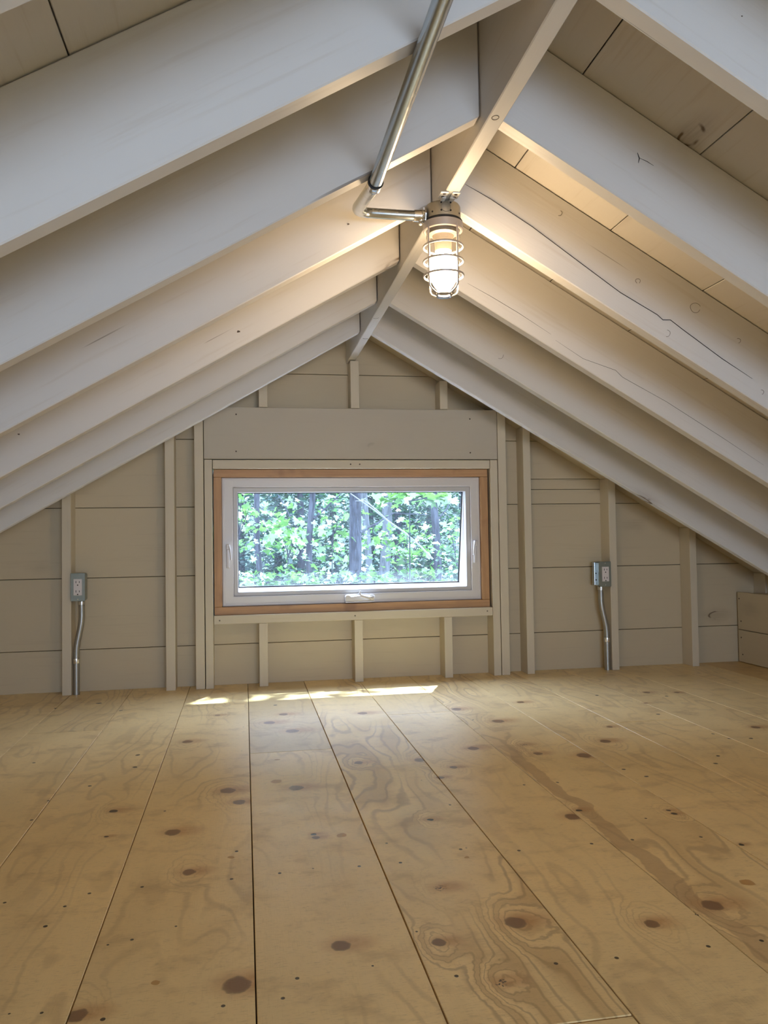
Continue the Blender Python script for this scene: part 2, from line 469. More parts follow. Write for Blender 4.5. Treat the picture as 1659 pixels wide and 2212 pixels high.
    N.set(Roughness=N.smooth(blot, .2, .8, .29, .43, 'LINEAR'))
    N.bs.inputs['Specular IOR Level'].default_value = .6
    hb = N.math('ADD', N.math('MULTIPLY', hatch, .6), N.math('MULTIPLY', fine, .5))
    if black is not None: hb = N.math('SUBTRACT', hb, N.math('MULTIPLY', black, 2.0))
    N.bump(hb, .22, .0012)
    return N.m

SEAMS = [-1.42, -1.18, -.943, -.7045, -.468, -.233, .0095, .2500, .4880, .7200, .9570, 1.197, 1.44, 1.692, 1.93, 2.15, 2.36]
BUTT = {3: [-.664], 5: [-.347], 6: [-1.0745], 8: [-.667], 7: [-2.481], 10: [-1.6925], 11: [-.965], 0: [-2.1], 1: [-1.5], 2: [-2.9], 4: [-3.4], 9: [-3.1], 12: [-2.6], 13: [-1.9], 14: [-3.0], 15: [-2.0]}
FIG = {7: 1.0, 10: .35, 9: .75, 8: .12, 6: .15, 5: .3}
for i in range(len(SEAMS) - 1):
    ys = [YB] + sorted(BUTT.get(i, [])) + [WY - .001]
    for j in range(len(ys) - 1):
        x0, x1, y0, y1 = SEAMS[i] + .0010, SEAMS[i + 1] - .0010, ys[j] + (.0032 if i == 3 else .0013), ys[j + 1] - .0011
        tn = [1 + random.uniform(-.04, .04)] * 3
        if i == 6 and j == 1: tn = [.80, .80, .80]
        if i >= 15: tn = [.82, .72, .55]
        mat = plank_material('plywood_plank', x0, x1, y0, y1, FIG.get(i, .2 + .3 * random.random()), tn, i * 3 + j, i == 9)
        dz = random.uniform(-.0006, .0006)
        o = block('plank', x0, x1, y0, y1, -.018, dz, mat, floor, .0008, grain=1)
o = block('subfloor', XKL - .1, XKR + .1, YB, .11, -.06, -.0185, 'sub', floor, 0)

# ------------------------------------------------------------------ gable wall with the window
wall = tag(empty('wall_front', (.47, WY, 0)), kind='structure')
ROWS = [-.12, .1725, .4715, .7670, 1.0605, 1.3535, 1.68]
def siding(wall, poly, name='board', y0=WY, y1=WY + .019):
    if len(poly) < 3: return
    cx = sum(p[0] for p in poly) / len(poly); cz = sum(p[1] for p in poly) / len(poly)
    MB().prism([(p[0] - cx, p[1] - cz) for p in poly], 0, y1 - y0).build(name, 'paint_board', wall, .0012, loc=(cx, y0, cz))
def roofclip(poly, off=.0):
    poly = clip(poly, -ML, 1, ZR + DZ + off - ML * (XR - HW))
    return clip(poly, MR, 1, ZR + DZ + off + MR * (XR + HW))
for r in range(6):
    z0, z1 = ROWS[r] + .0012, ROWS[r + 1] - .0012
    segs = [(-1.46, -.14), (-.138, 1.104), (1.1065, 2.46)] if 1 <= r <= 3 else [(-1.46, 2.46)]
    if r in (0, 4): segs = [(-1.46, .4855), (.4875, 2.46)]
    for (a, b) in segs:
        zz0, zz1 = z0, z1
        if 1 <= r <= 3 and a == -.138:
            if r == 1: zz1 = .29
            elif r == 2: continue
            else: zz0 = .94
        if r == 3 and a > 1:      # a narrow filler strip is let in beside the window
            for (p, q, u, v) in ((1.1065, 1.300, z0, z1), (1.302, 1.668, z0, .8335), (1.302, 1.668, .8355, .8825), (1.302, 1.668, .8845, z1), (1.670, 2.46, z0, z1)):
                siding(wall, roofclip([(p, u), (q, u), (q, v), (p, v)], -.005))
            continue
        siding(wall, roofclip([(a, zz0), (b, zz0), (b, zz1), (a, zz1)], -.005))
# sheathing added behind the boards to stop daylight leaking, window hole left open
for (a, b, c, d) in ((-1.46, 2.46, -.12, .285), (-1.46, -.135, .285, .945), (1.102, 2.46, .285, .945), (-1.46, 2.46, .945, 1.68)):
    poly = roofclip([(a, c), (b, c), (b, d), (a, d)], .012)
    MB().prism(poly, WY + .0195, WY + .03).build('leak_backing', 'gap', wall)

def stud(x0, x1, z0=0.0, z1=None, parent=wall, y0=0.0, y1=WY, cutroof=True, name='stud'):
    if z1 is None:
        f = lambda x: zroof(x, -.080)
        poly = [(x0, z0), (x1, z0), (x1, f(x1)), (x0, f(x0))]
    else: poly = [(x0, z0), (x1, z0), (x1, z1), (x0, z1)]
    # local X runs up the stud
    h = max(p[1] for p in poly) - z0; cx = (x0 + x1) / 2
    R = Matrix(((0, 0, -1), (0, 1, 0), (1, 0, 0)))
    m = MB(); vs = []
    pl = [(p[1] - z0, -(p[0] - cx)) for p in poly]   # local x = world z, local z = -world x
    m.prism(pl, 0, y1 - y0)
    return m.build(name, 'paint', parent, .0015, loc=(cx, y0, z0), rot=R.to_euler())
for (a, b) in ((-1.142, -1.105), (-.7357, -.6993), (-.3253, -.2864), (-.2043, -.1671), (1.1288, 1.1667), (1.2471, 1.2820), (1.6539, 1.6890), (2.0536, 2.0873)):
    stud(a, b)
stud(2.439, 2.475, 0, .425)
for (a, b) in ((-.1637, -.1309), (1.0916, 1.1255)): stud(a, b, 0, .9640, name='trimmer_stud')
for (a, b) in ((.0584, .0955), (.4668, .5035), (.8669, .9035)): stud(a, b, 0, .2670, name='cripple_stud')
for (a, b) in ((.0673, .1046), (.8590 + .006, .8950 + .006)):
    stud(a, b, 1.1900, min(zroof(a, -.08), zroof(b, -.08)), name='cripple_stud')
stud(.4647, .5031, 1.1900, 1.3985, name='ridge_post')
# the header over the window
block('header_beam', -.1645, 1.1270, 0.001, .07, .9665, 1.1888, 'paint_clean', wall, .002)
block('head_plate', -.1285, 1.0895, 0, WY, .9248, .9630, 'paint', wall, .002)
block('sill_plate', -.1290, 1.0900, -.001, WY, .2676, .3046, 'paint', wall, .002)
for (x, z) in ((-.0286, 1.1573), (-.0301, .999), (1.0015, 1.1477), (1.0007, .9959), (.46, .944), (.50, .944), (-.105, .284), (1.065, .288), (.47, .286)):
    y = 0.001 if z > .96 else 0.0
    MB().lathe([(0, -.0015), (.0033, -.0013), (.0035, .001), (0, .001)], n=10).build('screw', 'screw', wall, loc=(x, y, z), rot=(math.radians(90), 0, 0))
# sloping top plates under the roof boards
def rake(sx, name, y0, y1, off_top, off_bot, xe, mat, parent, bev=.0015, xs=None):
    m_ = ML if sx < 0 else MR
    xs = XR + sx * HW if xs is None else xs
    L = abs(xe - xs) * math.sqrt(1 + m_ * m_); ang = math.atan(m_)
    z_at = ZR + DZ - m_ * (abs(xs - XR) - HW)
    # local frame: X down the slope; polygon in local (x, z) with plumb ends
    c, s = math.cos(ang), math.sin(ang)
    def loc(dx, dz):   # dx horizontal away from the ridge, dz vertical
        return (dx * c - dz * s, dx * s + dz * c)
    D = abs(xe - xs)
    pts = [loc(0, off_bot), loc(D, off_bot - m_ * D), loc(D, off_top - m_ * D), loc(0, off_top)]
    m = MB(); m.prism(pts, 0, y1 - y0)
    R = Matrix(((sx * c, 0, sx * s), (0, 1, 0), (-s, 0, c)))
    if sx < 0:   # keep a right-handed frame: turn the board about its length
        for i, v in enumerate(m.v): m.v[i] = (v[0], (y1 - y0) - v[1], v[2])
        R = Matrix(((-c, 0, -s), (0, -1, 0), (-s, 0, c)))
        return m.build(name, mat, parent, bev, loc=(xs, y1, z_at), rot=R.to_euler())
    return m.build(name, mat, parent, bev, loc=(xs, y0, z_at), rot=R.to_euler())
for sx, xe in ((-1, -1.44), (1, 2.44)):
    rake(sx, 'rake_plate', .0005, WY, -.001, -.0385, xe, 'paint', wall)
    rake(sx, 'rake_plate', 0, WY, -.0395, -.0785, xe, 'paint', wall)

# ------------------------------------------------------------------ the window unit
win = tag(empty('window_1', (.477, .05, .30)), kind='structure')
WX0, WX1, WZ0, WZ1 = -.1262, 1.0820, .3050, .9232
wy0, wy1 = .014, .150
block('liner_board', WX0, WX1, wy0, wy1, WZ1 - .0335, WZ1, 'cedar', win, .0015)
block('liner_board', WX0, WX1, wy0, wy1, WZ0, WZ0 + .0335, 'cedar', win, .0015)
block('liner_board', WX0, WX0 + .0325, wy0, wy1, WZ0 + .0340, WZ1 - .0340, 'cedar', win, .0015)
block('liner_board', WX1 - .0345, WX1, wy0, wy1, WZ0 + .0340, WZ1 - .0340, 'cedar', win, .0015)
def ring_frame(name, o, i, y0, y1, mat, parent, bev=.003, i2=None, seg=2):
    """rectangular frame; o, i = (x0,x1,z0,z1) outer and inner; i2 = inner at the back (sloped reveal)"""
    i2 = i2 or i
    def c4(r, y): return [(r[0], y, r[2]), (r[1], y, r[2]), (r[1], y, r[3]), (r[0], y, r[3])]
    vs = c4(o, y0) + c4(i, y0) + c4(i2, y1) + c4(o, y1)
    fs = []
    for a, b in ((0, 4), (4, 8), (8, 12), (12, 0)):
        for k in range(4):
            fs.append((a + k, a + (k + 1) % 4, b + (k + 1) % 4, b + k))
    return MB().add(vs, fs).build(name, mat, parent, bev, seg=seg)
fo = (WX0 + .0330, WX1 - .0350, WZ0 + .0345, WZ1 - .0345)
fi = (-.0455, 1.0045, .3810, .8470)
gi = (-.0262, .9830, .3990, .8250)
ring_frame('frame', fo, fi, .028, .066, 'vinyl', win, .003)
ring_frame('frame_channel', fo, (-.068, 1.030, .360, .868), .0662, .135, 'vinyl', win, .002)
for (a, b) in ((-.1306, WX0 - .0004), (WX1 + .0004, 1.0912)):  # strips added round the liner to block daylight leaks
    block('leak_shim', a, b, .085, .148, WZ0, WZ1, 'paint', win, 0)
block('leak_shim', WX0, WX1, .085, .148, WZ1 + .0003, .9246, 'gap', win, 0)
ring_frame('frame_lip', (fo[0] + .004, fo[1] - .004, fo[2] + .004, fo[3] - .004), (fo[0] + .012, fo[1] - .012, fo[2] + .012, fo[3] - .012), .0262, .0281, 'vinyl', win, .0008, seg=1)
ring_frame('glazing_stop', (fi[0] + .0002, fi[1] - .0002, fi[2] + .0002, fi[3] - .0002), gi, .036, .062, 'vinyl_shaded', win, .003)
# outward tilting sash, hinged at the top
sash = empty('sash', (.477, .085, .866)); par(sash, win)
def in_sash(o):
    par(o, sash); return o
so = (-.064, 1.026, .364, .864); si = (-.029, .987, .398, .828)
for (a, b, c, d, nm) in ((so[0], so[1], si[3], so[3], 'rail'), (so[0], so[1], so[2], si[2], 'rail'), (so[0], si[0], si[2], si[3], 'stile'), (si[1], so[1], si[2], si[3], 'stile')):
    in_sash(block(nm, a, b, .070, .105, c, d, 'vinyl', None, .002))
in_sash(ring_frame('seal', (si[0] - .001, si[1] + .001, si[2] - .001, si[3] + .001), (si[0] + .005, si[1] - .005, si[2] + .005, si[3] - .005), .083, .090, 'rubber', None, 0))
pane = MB().box(si[0] + .001, si[1] - .001, .0868, .0872, si[2] + .001, si[3] - .001).build('pane', 'pane', None)
in_sash(pane)
sash.rotation_euler = (math.radians(12.5), 0, 0)
# crank
cr = MB()
prof = [(0, 0), (.128, 0), (.128, .016), (.120, .024), (.105, .0265), (.060, .024), (.026, .019), (.018, .027), (.006, .027), (0, .020)]
cr.prism(prof, -.030, 0.002)
crank = cr.build('crank_housing', 'vinyl', win, .003, loc=(.4285, .028, .3490), seg=2)
MB().box(0, .1265, -.028, .001, -.0065, 0).build('crank_base', 'cast', crank, .001, loc=(.4292, .028, .3488))
h = MB()
h.tube([(.545, -.012, .366), (.530, -.018, .3635), (.505, -.020, .3700), (.492, -.018, .376)], [.006, .0055, .005, .004], 10)
h.tube([(.492, -.018, .376), (.490, -.017, .386), (.4945, -.015, .3925)], [.0042, .0045, .003], 10)
h.build('crank_handle', 'vinyl', crank, smooth=True)
MB().lathe([(0, .010), (.010, .008), (.014, 0), (.012, -.006), (0, -.006)], n=20).build('crank_hub', 'vinyl', crank, smooth=True, loc=(.543, -.008, .366), rot=(math.radians(60), 0, 0))
# two latches
for sx, lx in ((1, -.0685), (-1, 1.0210)):
    b = MB().box(-.0065, .0065, -.008, .001, 0, .100)
    lb = b.build('latch_plate', 'vinyl', win, .004, loc=(lx, .028, .502), seg=3)
    MB().box(-.0075, .0075, -.022, 0, .078, .103).build('latch_body', 'vinyl', lb, .004, loc=(lx, .026, .502), seg=3)
    m = MB(); m.tube([(sx * .004, -.020, .096), (sx * .0085, -.022, .080), (sx * .0105, -.020, .060), (sx * .0125, -.018, .036)], [.0045, .004, .0035, .003], 8)
    m.build('latch_lever', 'vinyl', lb, smooth=True, loc=(lx, .026, .502))

# ------------------------------------------------------------------ right and left knee walls, back gable
def nail(parent, x, y, z, sx):
    MB().lathe([(0, .0012), (.0034, .001), (.0036, -.001), (0, -.001)], n=10).build('screw', 'screw', parent, loc=(x, y, z), rot=(0, math.radians(-90 * sx), 0))
wr = tag(empty('wall_right', (XKR, -2.5, 0)), kind='structure')
wl_ = tag(empty('wall_left', (XKL, -2.5, 0)), kind='structure')
for w, x0, x1, sx in ((wr, XKR, XKR + .019, 1), (wl_, XKL - .019, XKL, -1)):
    for (z0, z1) in ((.002, .1535), (.1565, .334)):
        for (y0, y1) in ((-2.4, .075), (YB, -2.403)):
            block('board', x0, x1, y0, y1, z0, z1, 'paint_board', w, .0015, grain=1)
    for (y, z) in ((.060, .303), (.050, .196), (.052, .118), (.044, .038)): nail(w, XKR if sx > 0 else XKL, y, z, sx)
    xa, xb = (x1 + .001, x1 + .09) if sx > 0 else (x0 - .09, x0 - .001)
    block('top_plate', xa, xb, YB, .0, .300, .330, 'paint', w, .001)
    block('eave_board', (xb if sx > 0 else xa - .02), (xb + .02 if sx > 0 else xa), YB, .11, -.1, .52, 'paint_board', w, .001, grain=1)
wb = tag(empty('wall_back', (.47, YB, 0)), kind='structure')
BO = (-.22, 1.17, .22, .92)
for (a, b, c, d) in ((-1.46, 2.46, -.12, BO[2]), (-1.46, BO[0], BO[2], BO[3]), (BO[1], 2.46, BO[2], BO[3]), (-1.46, 2.46, BO[3], 1.68)):
    poly = roofclip([(a, c), (b, c), (b, d), (a, d)], -.003)
    MB().prism(poly, YB - .03, YB - .001).build('board', 'paint_board', wb)
w2 = tag(empty('window_2', (.45, YB, .22)), kind='structure')
ring_frame('frame', BO, (BO[0] + .04, BO[1] - .04, BO[2] + .04, BO[3] - .04), YB - .05, YB + .02, 'vinyl', w2, .003)
MB().box(BO[0] + .041, BO[1] - .041, YB - .02, YB - .016, BO[2] + .041, BO[3] - .041).build('pane', 'pane', w2)

# ------------------------------------------------------------------ ceiling: roof boards between and above the rafters
ceil = tag(empty('ceiling', (XR, -2.5, 1.6)), kind='structure')
def roofboards(sx, first, n, step):
    m_ = ML if sx < 0 else MR
    edges = [XR + sx * .002] + [XR + sx * (first + step * k) for k in range(n)]
    ang = math.atan(m_); c, s = math.cos(ang), math.sin(ang)
    for a, b in zip(edges[:-1], edges[1:]):
        a_, b_ = a + sx * .0010, b - sx * .0010
        for (y0, y1) in ((YB - .1, -3.02), (-3.018, .14)):
            # local X along the ridge (world y), local Y down slope
            w = abs(b_ - a_) / c
            za = ZR + DZ - m_ * (abs(a_ - XR) - HW)
            m = MB().box(0, y1 - y0, 0, w, 0, .019)
            X = Vector((0, 1, 0)); Yv = Vector((sx * c, 0, -s)); Z = X.cross(Yv)
            if Z.z < 0:
                m = MB().box(0, y1 - y0, -w, 0, 0, .019); Yv = -Yv; Z = X.cross(Yv)
            R = Matrix((X, Yv, Z)).transposed()
            m.build('roof_board', 'paint_roof', ceil, .0012, loc=(a_, y0, za + .0005), rot=R.to_euler())
roofboards(1, .1957, 9, .2493)
roofboards(-1, .1912, 8, .2493)
for sx, xe in ((-1, -1.62), (1, 2.60)):
    rake(sx, 'sky_block_cover', YB - .12, .15, .055, .026, xe, 'roofing', ceil, 0, xs=XR)  # unseen cover added over the boards to block the sky
    rake(sx, 'fly_rafter', .110, .148, .020, -.115, xe, 'paint', ceil, .001)

# ------------------------------------------------------------------ ridge beam and rafters
rg = tag(block('ridge_beam', XR - HW, XR + HW, YB, WY, ZB, ZR + DZ - .002, 'paint_beam', None, .002),
         'long straight ridge board running down the centre of the ceiling above the lamp', 'beam')
ORD = {6: 'nearest the gable window wall', 5: 'second from the gable window wall', 4: 'third from the window wall, just beyond the lamp',
       3: 'fourth from the window wall, beside the lamp', 2: 'fifth from the window wall, just before the lamp',
       1: 'sixth from the window wall, largest in the photo'}
RAFT = {}
for side, sx in (('left', -1), ('right', 1)):
    for k in range(6, -6, -1):
        y0 = Y6 - SP * (6 - k)
        xe = -1.50 if sx < 0 else 2.44
        r = rake(sx, 'rafter', y0, y0 + RT, -.0015, -DZ, xe, 'paint_beam', None, .0022, xs=XR + sx * (HW + (.003 if sx < 0 else .0005)))
        RAFT[side, k] = r
        if k >= 1:
            lab = 'painted %s slope rafter, %s' % (side, ORD[k])
        elif k == 0:
            lab = ('pale painted rafter at the top left corner of the photo' if sx < 0 else 'pale painted right slope rafter just out of view above the top right corner')
        else:
            lab = 'pale painted rafter of the %s slope behind the camera' % side
        tag(r, lab, 'rafter', 'rafters of the %s roof slope' % side)

def on_plane(px, py, y):
    d = CF + CR * ((px - 829.5) / 1738.87) - CU * ((py - 1106) / 1738.87)
    return CAM + d * ((y - CAM.y) / d.y)
def crack(k, pts, r, rafter):
    y = Y6 - SP * (6 - k) - .0001
    q = [on_plane(a, b, y) for a, b in pts]
    MB().tube(q, [r * .4] + [r] * (len(q) - 2) + [r * .4], 5).build('crack', 'dark', rafter)
crack(3, [(1005, 398), (1060, 430), (1150, 490), (1250, 565), (1340, 632), (1420, 680), (1432, 691), (1448, 691), (1475, 712), (1560, 775), (1625, 818)], .0010, RAFT['right', 3])
crack(4, [(1010, 612), (1060, 640), (1120, 676), (1190, 722)], .0006, RAFT['right', 4])
crack(4, [(1200, 735), (1260, 775), (1330, 800), (1345, 815), (1440, 868), (1560, 945), (1650, 1005)], .0005, RAFT['right', 4])
crack(2, [(1377, 330), (1381, 342), (1379, 352)], .0012, RAFT['right', 2])
crack(2, [(1381, 341), (1398, 349), (1412, 358)], .0007, RAFT['right', 2])

def knot(k, side, px, py, rpx, arc=(0, 360), solid=False):
    y = Y6 - SP * (6 - k) - .0001
    c = on_plane(px, py, y); r = rpx / 1738.87 * (y - CAM.y)
    if solid:
        pts = [(c.x + r * .9 * random.uniform(.5, 1.1) * math.cos(a), c.z + r * .6 * random.uniform(.5, 1.1) * math.sin(a)) for a in np.linspace(0, 6.28, 12)[:-1]]
        MB().prism(pts, y - .0003, y + .001).build('knot', 'screw', RAFT[side, k])
    else:
        a0, a1 = math.radians(arc[0]), math.radians(arc[1])
        q = [(c.x + r * math.cos(a) * (1 + .08 * math.sin(3 * a)), y, c.z + r * .9 * math.sin(a)) for a in np.linspace(a0, a1, 18)]
        MB().tube(q, .0005, 5).build('knot_ring', 'gap', RAFT[side, k])
knot(4, 'left', 515, 716, 5, solid=True); knot(3, 'left', 752, 484, 4, solid=True); knot(4, 'left', 40, 938, 3, solid=True)
knot(3, 'right', 1502, 665, 13, (20, 340)); knot(3, 'right', 1440, 720, 9, (-100, 80)); knot(3, 'right', 1378, 607, 6, (-60, 250)); knot(3, 'right', 1595, 736, 6, (-90, 120))
knot(3, 'right', 1208, 460, 7, (-110, 60)); knot(1, 'right', 1603, 35, 3, solid=True); knot(5, 'right', 1080, 768, 8, (-120, 20)); knot(3, 'right', 1645, 847, 6, (-80, 100))
def under(px, py, rpx, arc=(0, 360)):
    d = CF + CR * ((px - 829.5) / 1738.87) - CU * ((py - 1106) / 1738.87)
    c = CAM + d * ((ZB - CAM.z) / d.z); r = rpx / 1738.87 * (c.y - CAM.y)
    q = [(c.x + r * math.cos(a), c.y + 1.2 * r * math.sin(a), ZB - .0002) for a in np.linspace(math.radians(arc[0]), math.radians(arc[1]), 16)]
    MB().tube(q, .0006, 5).build('knot_ring', 'gap', rg)
under(1070, 254, 8); under(812, 686, 6, (0, 150)); under(790, 730, 6, (30, 160))

# ------------------------------------------------------------------ conduit to the lamp
LX, LY = XR - .0045, -1.645
CZ, CX = 1.2950, .2523
EZ = 1.3760
root = tag(empty('conduit_pipe', (CX, -2.0, CZ)), 'galvanised steel conduit under the left rafters, bending across to the caged lamp', 'pipe')
MB().tube([(CX, YB + .002, CZ), (CX, -1.985, CZ)], .0128, 20).build('pipe', 'galv', root, smooth=True)
# elbow: rises past the rafter, then turns towards the lamp
pts = []
p0, p1 = Vector((CX, -1.975, CZ)), Vector((.2600, -1.700, 1.364))
pts += [p0, p0.lerp(p1, .12), p0.lerp(p1, .35), p0.lerp(p1, .6), p0.lerp(p1, .82)]
q0, q1, q2 = p0.lerp(p1, .90), Vector((.2590, -1.648, EZ)), Vector((.300, -1.6465, EZ))
for t in np.linspace(0, 1, 9): pts.append(q0 * (1 - t) ** 2 + q1 * 2 * t * (1 - t) + q2 * t * t)
pts += [Vector((.36, LY, EZ)), Vector((LX - .058, LY, EZ))]
n0 = len(pts)
MB().tube(pts, [.0132] * 5 + [.0136] * 4 + [.0128] * 2 + [.0118] * (n0 - 11), 20).build('elbow', 'galv', root, smooth=True)
MB().lathe([(.0128, -.012), (.0142, -.012), (.0148, -.0085), (.0142, -.005), (.0142, .004), (.0148, .0075), (.0142, .011), (.0128, .011)], n=24).build('coupling', 'steel', root, smooth=True, loc=(CX, -1.975, CZ), rot=(math.radians(-90), 0, 0))
MB().lathe([(.0131, -.0016), (.0152, -.0014), (.0152, .0014), (.0131, .0016)], n=24).build('coupling_ring', 'rubber', root, smooth=True, loc=(CX, -1.988, CZ), rot=(math.radians(-90), 0, 0))
cn = MB().lathe([(.0118, -.020), (.0138, -.020), (.0142, -.008), (.0150, -.006), (.0150, .002), (.0138, .004), (.0120, .004)], n=24).build('connector', 'steel', root, smooth=True, loc=(LX - .050, LY, EZ), rot=(0, math.radians(90), 0))
m = MB(); m.lathe([(0, -.009), (.0035, -.009), (.0035, .004), (0, .004)], n=12).build('set_screw', 'steel', cn, smooth=True, loc=(LX - .056, LY - .006, EZ - .0165), rot=(math.radians(-25), 0, 0))
m = MB(); m.lathe([(.0155, 0), (.0215, 0), (.0215, .003), (.0155, .003)], n=8, closed=True).build('locknut', 'steel', cn, loc=(LX - .0465, LY, EZ), rot=(0, math.radians(90), 0))

# ------------------------------------------------------------------ caged lamp
lamp = tag(empty('cage_light', (LX, LY, ZB)), 'glowing bulb in a glass jar with metal cage, hanging under the ridge board', 'light')
def L(mb, name, mat, parent=lamp, **k): return mb.build(name, mat, parent, loc=(LX, LY, 0), **k)
bz0, bz1 = 1.3650, 1.4030
jb = L(MB().lathe([(0, bz1), (.034, bz1), (.0395, bz1 - .002), (.0420, bz1 - .007), (.0425, bz0 + .002), (.0425, bz0), (0, bz0)], n=48), 'junction_box', 'oldbox', smooth=True)
for a in (-78, -108, -38, -138):
    for zz in (1.3945, 1.3765):
        ar = math.radians(a + (0 if a > -100 else 0))
        if a in (-38, -138) and zz > 1.39: continue
        MB().lathe([(0, .0008), (.0022, .0006), (.0022, -.001), (0, -.001)], n=10).build('hole', 'dark', jb, loc=(LX + .0424 * math.cos(ar), LY + .0424 * math.sin(ar), zz), rot=Vector((math.cos(ar), math.sin(ar), 0)).to_track_quat('Z', 'Y').to_euler())
ar = math.radians(-93)
MB().lathe([(.0108, .0004), (.0113, .0009), (.0118, .0004), (.0113, -.0008)], n=28, closed=True).build('knockout', 'oldbox', jb, smooth=True, loc=(LX + .0424 * math.cos(ar), LY + .0424 * math.sin(ar), 1.3840), rot=Vector((math.cos(ar), math.sin(ar), 0)).to_track_quat('Z', 'Y').to_euler())
# mounting ears with screws, one each side of the ridge
for sx in (-1, 1):
    e = MB().box(-.0095, .0095, -.0160, .0160, -.003, 0)
    ear = e.build('mounting_ear', 'ear', lamp, .003, seg=2, loc=(LX + sx * .0135, LY - .064, ZB - .0002))
    MB().box(-.0048, .0048, -.004, .030, -.0065, -.0030).build('ear_arm', 'ear', ear, .001, loc=(LX + sx * .0100, LY - .054, ZB))
    for dy in (-.0078, .0060):
        MB().lathe([(0, -.0012), (.0036, -.001), (.0040, 0), (0, 0)], n=12).build('screw', 'screw', ear, loc=(LX + sx * .0135, LY - .064 + dy, ZB - .0030))
L(MB().lathe([(.0, bz0), (.0445, bz0 + .001), (.0462, bz0 - .001), (.0462, bz0 - .0042), (0, bz0 - .0042)], n=48), 'gasket', 'rubber', smooth=True)
rt = bz0 - .0044
L(MB().lathe([(.0445, rt), (.0468, rt - .001), (.0475, rt - .010), (.0470, rt - .0185), (.0445, rt - .0205), (.0405, rt - .0190), (.0400, rt - .006), (.040, rt)], n=48, closed=True), 'guard_collar', 'cast', smooth=True)
# lampholder inside the jar
L(MB().lathe([(0, rt), (.033, rt), (.034, rt - .026), (.026, rt - .030), (.0205, rt - .044), (.0195, rt - .066), (0, rt - .066)], n=36), 'lampholder', 'ceramic', smooth=True)
# glass jar
jt, jbm = rt - .006, 1.1855
jar = L(MB().lathe([(.0385, jt), (.0395, jt - .010), (.0392, jt - .020), (.0383, jt - .040), (.0382, 1.232), (.0370, 1.222), (.0230, 1.193), (.0190, 1.189), (.0170, jbm), (0, jbm - .0008)], n=48), 'glass_jar', 'jar', smooth=True)
for zz, rr in ((jt - .024, .0394), (jt - .028, .0394)):
    L(MB().lathe([(rr - .0008, zz), (rr, zz + .0008), (rr + .0006, zz), (rr, zz - .0008)], n=48, closed=True), 'jar_thread', 'jar', smooth=True)
# moulded lettering on the jar shoulder
def curved_text(body, size, zc, rad, mat):
    cu = bpy.data.curves.new('lettering', 'FONT'); cu.body = body; cu.size = size; cu.align_x = 'CENTER'; cu.resolution_u = 2
    tmp = bpy.data.objects.new('lettering', cu); COL.objects.link(tmp)
    dg = bpy.context.evaluated_depsgraph_get(); dg.update()
    me = bpy.data.meshes.new_from_object(tmp.evaluated_get(dg))
    bpy.data.objects.remove(tmp)
    a0 = math.atan2(CAM.y - LY, CAM.x - LX)
    for v in me.vertices:
        a = a0 + v.co.x / rad
        v.co = Vector((rad * math.cos(a), rad * math.sin(a), v.co.y + zc))
    me.materials.clear(); me.materials.append(mat)
    o = bpy.data.objects.new('lettering', me); COL.objects.link(o); o.location = (LX, LY, 0); par(o, lamp)
    return o
M['letter'] = simple('moulded_letter', (.38, .30, .22), .4)
curved_text('WITH TYPE CX', .0052, jt - .0385, .0392, M['letter'])
curved_text('WET LOCATIONS', .0040, jt - .0445, .0390, M['letter'])
# bulb
bulb = L(MB().lathe([(0, rt - .066), (.0150, rt - .067), (.0175, rt - .070), (.0265, rt - .078), (.0325, rt - .088), (.0347, rt - .102), (.0342, rt - .118), (.0300, rt - .135), (.0225, rt - .149), (.0155, rt - .158), (.007, rt - .163), (0, rt - .164)], n=32), 'bulb', 'bulb', smooth=True)
# cage: four bars, three hoops, end ring
cage = empty('cage', (LX, LY, rt)); par(cage, lamp)
R_ = .0468
for a in (30.4, 120.4, 210.4, 300.4):
    u = Vector((math.cos(math.radians(a)), math.sin(math.radians(a)), 0))
    pth = [u * r + Vector((0, 0, z)) for r, z in ((.0462, rt - .010), (R_, rt - .030), (R_, 1.216), (.0455, 1.2065), (.0405, 1.2000), (.0270, 1.1930), (.0170, 1.1910))]
    L(MB().tube(pth, .0021, 8), 'cage_bar', 'cast', cage, smooth=True)
for zz in (1.3045, 1.2700, 1.2355):
    L(MB().lathe([(R_ + .0020 * math.cos(t), zz + .0028 * math.sin(t)) for t in np.linspace(0, 2 * math.pi, 9)[:-1]], n=48, closed=True), 'cage_hoop', 'cast', cage, smooth=True)
L(MB().lathe([(.0165 + .0028 * math.cos(t), 1.1915 + .0030 * math.sin(t)) for t in np.linspace(0, 2 * math.pi, 9)[:-1]], n=36, closed=True), 'cage_end_ring', 'cast', cage, smooth=True)

